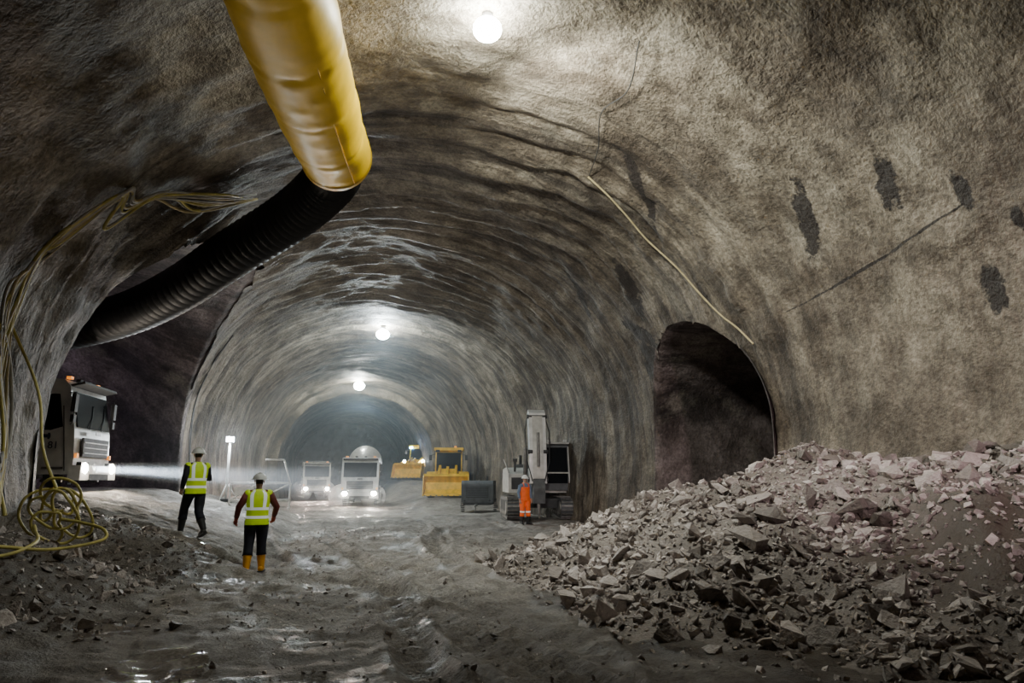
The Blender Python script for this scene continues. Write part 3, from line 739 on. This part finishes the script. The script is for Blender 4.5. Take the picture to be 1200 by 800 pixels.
def skinmesh(nodes,edges,rad):
    me=bpy.data.meshes.new('t');bm=bmesh.new();ly=bm.verts.layers.skin.verify()
    vs=[bm.verts.new(n) for n in nodes]
    for a,b in edges: bm.edges.new((vs[a],vs[b]))
    for i,v in enumerate(vs):
        r=rad[i];v[ly].radius=r if isinstance(r,tuple) else (r,r);v[ly].use_root=(i==0)
    bm.to_mesh(me);bm.free()
    o=bpy.data.objects.new('t',me);scn.collection.objects.link(o)
    s=o.modifiers.new('s','SKIN');s.use_smooth_shade=True
    u=o.modifiers.new('u','SUBSURF');u.levels=2;u.render_levels=2
    dg=bpy.context.evaluated_depsgraph_get();m2=bpy.data.meshes.new_from_object(o.evaluated_get(dg))
    V=[v.co.copy() for v in m2.vertices];F=[tuple(p.vertices) for p in m2.polygons]
    bpy.data.objects.remove(o);return V,F
def person(name,loc,rz,P,col,scale=1):
    mb=MB()
    nodes=[(0,0,.97),(0,0,1.10),(0,.01,1.28),(0,0,1.42),(0,.0,1.50),(0,.01,1.57),(0,.02,1.64),(0,.02,1.71)]
    rad=[(.155,.12),(.14,.105),(.165,.12),(.12,.09),.055,.065,(.078,.092),(.066,.08)]
    edges=[(i,i+1) for i in range(7)];part=['pants','torso','torso','torso','neck','head','head','head']
    for s,k in ((-1,'L'),(1,'R')):
        kn,an,fd=P['leg'+k];el,wr=P['arm'+k];b=len(nodes)
        nodes+=[(s*.095,0,.90),kn,an];rad+=[.098,.068,.05];edges+=[(0,b),(b,b+1),(b+1,b+2)];part+=['pants','pants','pants']
        b=len(nodes);nodes+=[(s*.185,0,1.425),el,wr];rad+=[.064,.047,.033];edges+=[(3,b),(b,b+1),(b+1,b+2)];part+=['sleeve','sleeve','cuff']
    V,F=skinmesh(nodes,edges,rad)
    NP=[Vector(n) for n in nodes]
    cm={'pants':col['pants'],'torso':col['shirt'],'neck':skinm,'head':skinm,'sleeve':col['sleeve'],'cuff':col['sleeve']}
    mb.v=[tuple(v) for v in V]
    for f in F:
        c=sum((V[i] for i in f),Vector())/len(f);best=9;bp='torso'
        for a,b in edges:
            d=NP[b]-NP[a];t=max(0,min(1,(c-NP[a]).dot(d)/d.length_squared));q=(c-NP[a]-d*t).length
            if q<best: best=q;bp=part[b] if part[b]!='neck' else 'torso'
        if c.z>1.53 and bp!='sleeve': bp='head'
        m_=cm[bp]
        if bp=='head' and c.z>1.60 and c.y<.02: m_=hair
        mb.f.append(f);mb.m.append(mb.mi(m_));mb.s.append(True)
    mb.sph((0,.118,1.625),(.014,.02,.024),skinm,10,8)
    for s in (-1,1):
        mb.sph((s*.031,.098,1.652),(.013,.01,.009),white,10,6);mb.sph((s*.031,.106,1.652),(.006,.005,.006),hair,8,6)
        mb.sph((s*.083,.015,1.64),(.012,.02,.032),skinm,10,8)
    mb.sph((0,.103,1.588),(.026,.01,.007),red,10,6);mb.sph((0,.085,1.565),(.03,.03,.022),skinm,10,8)
    mb.sph((0,.015,1.675),(.125,.145,.125),helm,28,10,zmin=0)
    mb.tube([(0,.015,1.672),(0,.015,1.682)],[.138,.132],helm,28,sc=(1.0,1.12));mb.box((0,.165,1.672),(.16,.09,.012),helm)
    mb.box((0,.01,1.80),(.03,.2,.012),helm)
    def loft(rings,mf,seg=36):
        vs=[];
        for (z,rx,ry,cy) in rings:
            for k in range(seg):
                q=2*pi*k/seg;c_,s_=math.cos(q),math.sin(q)
                fold=1+.025*math.sin(q*7+z*9)*(1.3-min(z,1.3))/.4
                vs.append((fold*rx*np.sign(c_)*abs(c_)**.85,cy+fold*ry*np.sign(s_)*abs(s_)**.85,z))
        for i in range(len(rings)-1):
            for k in range(seg):
                k2=(k+1)%seg;q=2*pi*(k+.5)/seg
                mb.add([vs[i*seg+k],vs[i*seg+k2],vs[(i+1)*seg+k2],vs[(i+1)*seg+k]],[(0,1,2,3)],mf(i,math.cos(q)*rings[i][1],math.sin(q)),True)
    if col.get('vest'):
        rings=[(.86,.21,.16,0),(.88,.213,.163,0),(.97,.203,.155,0),(1.02,.196,.15,0),(1.12,.192,.148,.0),(1.17,.198,.15,0),(1.30,.213,.155,0),(1.38,.215,.14,0),(1.43,.195,.115,0),(1.475,.13,.09,0),(1.50,.075,.07,0)]
        def mf(i,x,s_):
            if i in (2,4): return tape
            if i>=5 and .075<abs(x)<.125 and abs(s_)>.3: return tape
            return vest
        loft(rings,mf)
        for s in (-1,1): mb.sph((s*.185,0,1.415),(.075,.085,.075),vest,16,8)
    else:
        rings=[(.86,.19,.145,0),(.95,.19,.15,0),(1.06,.18,.14,0),(1.2,.185,.14,0),(1.32,.19,.14,0),(1.36,.188,.138,0)]
        loft(rings,lambda i,x,s_:col['pants'])
        for s in (-1,1): mb.tube([(s*.1,.14,1.33),(s*.1,.1,1.46),(s*.09,-.02,1.5),(s*.07,-.12,1.4),(s*.06,-.145,1.3)],[.022]*5,col['pants'],8,sc=(1.3,.5))
    for s,k in ((-1,'L'),(1,'R')):
        kn,an,fd=P['leg'+k];kn=Vector(kn);an=Vector(an);fd=Vector((fd[0],fd[1],fd[2])).normalized()
        top=an+(kn-an)*.62
        hip=Vector((s*.1,0,.93))
        mb.tube([hip,hip.lerp(kn,.5),kn,kn.lerp(an,.35),an+(kn-an)*.5],[.118,.105,.086,.084,.09],col['pants'],20)
        mb.tube([top,top-(kn-an)*.05,an+(kn-an)*.3,an+(kn-an)*.02,an-Vector((0,0,.05))],[.078,.080,.070,.058,.056],col['boot'],20)
        heel=an-fd*.05;heel.z=an.z-.045;toe=an+fd*.17+Vector((0,0,-.05))
        mb.capsule([heel,an+fd*.05+Vector((0,0,-.03)),an+fd*.11+Vector((0,0,-.045)),toe],[.05,.056,.05,.042],col['boot'],16)
        R=math.atan2(-fd.x,fd.y);pit=math.asin(max(-1,min(1,fd.z)))
        mb.box(tuple(an+fd*.065+Vector((0,0,-.09))),(.1,.3,.025),dark,(pit,0,R))
        if col.get('legtape'):
            kk=an+(kn-an)*.85
            mb.tube([kk,kk+(kn-an).normalized()*.05],[.09,.09],tape,18)
        el,wr=P['arm'+k];el=Vector(el);wr=Vector(wr);d=(wr-el).normalized();d=(d+Vector((0,0,-.35))).normalized()
        cuff=wr-(wr-el).normalized()*.06
        sh=Vector((s*.185,0,1.42))
        mb.tube([sh,sh.lerp(el,.5),el,el.lerp(wr,.5),cuff+(wr-cuff)*.3],[.075,.066,.057,.052,.044],col['sleeve'],16)
        mb.tube([cuff,wr+d*.01],[.042,.038],col['glove'],14)
        side=d.cross(Vector((s*1.0,0,0)))
        if side.length<.2: side=d.cross(Vector((0,1,0)))
        side.normalize()
        if side.y<0: side=-side
        nrm=d.cross(side).normalized()
        if nrm.x*s>0: nrm=-nrm
        pc=wr+d*.05
        mb.capsule([wr+d*.01,pc,wr+d*.085],[.026,.04,.036],col['glove'],14)
        for i,(o_,ln) in enumerate(((.030,.072),(.010,.08),(-.010,.075),(-.029,.06))):
            b0=wr+d*.08+side*o_
            p1=b0+d*ln*.42+nrm*.006;p2=p1+(d*.75+nrm*.66)*ln*.33;p3=p2+(d*.35+nrm*.93)*ln*.26
            mb.capsule([b0,p1,p2,p3],[.0105,.0095,.009,.008],col['glove'],8)
        b0=wr+d*.03+side*.03;mb.capsule([b0,b0+(d*.5+side*.8)*.035,b0+(d*.5+side*.8)*.035+(d*.85+side*.35+nrm*.2)*.032],[.014,.012,.009],col['glove'],8)
    return mb.finish(name,loc,rz,0,scale=scale)
y0,x0=16.3,-2.78
person('construction_worker',(x0,y0,g(x0,y0)+.0),.5,dict(
    legL=((-.10,.26,.56),(-.12,.30,.13),(0,1,.1)),legR=((.11,.02,.50),(.12,-.30,.16),(0,1,-.35)),
    armL=((-.27,-.12,1.17),(-.25,.05,.95)),armR=((.28,.06,1.15),(.20,.27,1.18))),
    dict(pants=navy,shirt=navy,sleeve=navy,boot=bootb,glove=skinm,vest=True),1.05)
x0,y0=-1.32,14.5
person('construction_worker',(x0,y0,g(x0,y0)+.0),.12,dict(
    legL=((-.11,.03,.51),(-.13,-.10,.11),(-.15,1,0)),legR=((.11,.10,.51),(.13,.08,.11),(.2,1,0)),
    armL=((-.33,-.04,1.17),(-.36,.12,.96)),armR=((.33,-.04,1.17),(.30,.16,.99))),
    dict(pants=navy,shirt=navy,sleeve=red,boot=booty,glove=glv,vest=True),1.05)
x0,y0=7.42,26.3
person('construction_worker',(x0,y0,g(x0,y0)+.0),pi+.2,dict(
    legL=((-.12,.02,.50),(-.14,.0,.11),(-.25,1,0)),legR=((.12,.02,.50),(.14,.0,.11),(.25,1,0)),
    armL=((-.25,-.03,1.15),(-.24,.06,.90)),armR=((.25,-.03,1.15),(.24,.06,.90))),
    dict(pants=orange,shirt=shirt,sleeve=shirt,boot=bootb,glove=skinm,legtape=True),1.05)

# ------------------------------------------------------------------ lamps
def light(name,kind,loc,power,col,target=None,parent=None,**k):
    l=bpy.data.lights.new(name,kind);l.energy=power;l.color=col
    for a,v in k.items(): setattr(l,a,v)
    o=bpy.data.objects.new(name,l);scn.collection.objects.link(o);o.location=loc
    if target: o.rotation_euler=(Vector(target)-Vector(loc)).to_track_quat('-Z','Y').to_euler()
    return o
def lamp(x,y,power,col,r=.2,gap=.10):
    # dome lamp fixed to the crown; the glowing dome itself radiates the power (watts)
    z=roof(x,y)-r*.8-gap
    gm=mat('lamp_dome',(.9,.9,.9),.3,0,0,3,0,col,power/(4*pi*r*r*pi))
    mb=MB()
    mb.sph((0,0,0),(r,r,r*.8),gm,28,16)
    mb.tube([(0,0,r*.75),(0,0,r*.8),(0,0,r*.8+gap+.1)],[r*.35,r*.4,r*.4],steel,24)
    mb.finish('ceiling_lamp',(x,y,z));return z
zl=lamp(2.38,10.85,1250,(.95,1,.93),.26)
light('ceiling_floodlight','SPOT',(2.8,11.15,9.15),2500,(.97,1,.92),(9,15,5.6),spot_size=2.75,spot_blend=.6,shadow_soft_size=.2)
lamp(2.42,36.9,3700,(.84,.97,1),.34)
lamp(2.0,57.2,3700,(.93,1,.92),.42)
light('heading_floodlight','POINT',(3,76,7),240,(.15,.48,1),shadow_soft_size=.3)
light('rear_fill_spot','SPOT',(6.5,-5,6.0),6200,(1,.77,.82),(10.8,8.6,2.7),spot_size=.80,spot_blend=1,shadow_soft_size=.3)  # unseen pinkish fill behind the camera for the right wall and rubble
light('rear_fill_spot','SPOT',(2.5,-6,3.0),1300,(1,.95,.86),(-.8,9.5,8.1),spot_size=.31,spot_blend=1,shadow_soft_size=.3)  # narrow spot added to brighten the duct underside, no fixture there
light('side_passage_lamp','POINT',(-15,27,6.5),520,(.85,.76,1),shadow_soft_size=.3)
light('work_lamp_bulb','SPOT',(bx,by-.3,bz+2.45),700,(.9,.97,1),(bx+1.5,by-10,.5),spot_size=2.6,spot_blend=.6,shadow_soft_size=.1)
light('work_lamp_bulb','POINT',(bx,by-.35,bz+2.45),220,(.9,.97,1),shadow_soft_size=.14)
def hazemat(name,dens,fade=None,an=.2):
    m=bpy.data.materials.new(name);m.use_nodes=True;nt=m.node_tree;nt.nodes.clear()
    o_=N(nt,'ShaderNodeOutputMaterial');vs_=N(nt,'ShaderNodeVolumeScatter');vs_.inputs['Density'].default_value=dens;vs_.inputs['Anisotropy'].default_value=an
    vs_.inputs['Color'].default_value=(.80,.91,1,1)
    if fade:
        tc=N(nt,'ShaderNodeTexCoord');sp=N(nt,'ShaderNodeSeparateXYZ');L(nt,tc.outputs['Object'],sp.inputs[0])
        f=mth(nt,'SUBTRACT',1.0,mth(nt,'DIVIDE',sp.outputs[0],fade),True)
        f=mth(nt,'MULTIPLY',mth(nt,'POWER',f,1.3),dens);L(nt,f,vs_.inputs['Density'])
    L(nt,vs_.outputs[0],o_.inputs['Volume']);return m
def beam_cone(p,t,ln,r0,r1,dens,an=.2):  # cone of haze added before a headlamp so its beam and glow show
    mb=MB();mb.tube([(0,0,0),(ln,0,0)],[r0,r1],hazemat('beam_haze',dens,ln,an),24);o=mb.finish('beam_haze_cone',p)
    o.rotation_euler=(Vector(t)-Vector(p)).to_track_quat('X','Z').to_euler()
hx,hy=-6.12,20.55
for s in (0,1.86):
    light('headlamp_beam','SPOT',(hx,hy+s,2.0),50000 if s==0 else 2500,(.85,.92,1),(10,18.4+s,1.1),spot_size=.15,spot_blend=.8,shadow_soft_size=.08)
beam_cone((hx+.1,hy,2.0),(10,18.4,1.1),9.8,.14,.85,.15)
for s in (-.93,.93):
    p=(1.95+s,46.4,g(1.95,48)+.8);t=(1.0+s,34,.4)
    light('headlamp_beam','SPOT',p,2200,(1,.93,.8),t,spot_size=.6,spot_blend=.9,shadow_soft_size=.12)
    beam_cone((p[0],p[1]-.1,p[2]),t,3.5,.20,.75,.035,.4)
    p=(-1.0+s*.92,59.6,.98);t=(-1.6+s,44,.4)
    light('headlamp_beam','SPOT',p,3200,(1,.72,.62),t,spot_size=.6,spot_blend=.9,shadow_soft_size=.12)
    beam_cone((p[0],p[1]-.1,p[2]),t,4.0,.20,.8,.035,.4)
mb=MB();mb.box((2.3,46,4.5),(20,38,13),hazemat('dust_haze',.0050));mb.finish('dust_haze')

w=bpy.data.worlds.new('w');scn.world=w;w.use_nodes=True;w.node_tree.nodes['Background'].inputs[0].default_value=(.01,.012,.015,1)
# ------------------------------------------------------------------ camera
cd=bpy.data.cameras.new('camera');co=bpy.data.objects.new('camera',cd);scn.collection.objects.link(co)
cd.sensor_width=36;cd.lens=24;cd.clip_end=300
co.location=(0,0,1.7);co.rotation_euler=(math.radians(90+11.45),0,math.radians(-14.7))
scn.camera=co
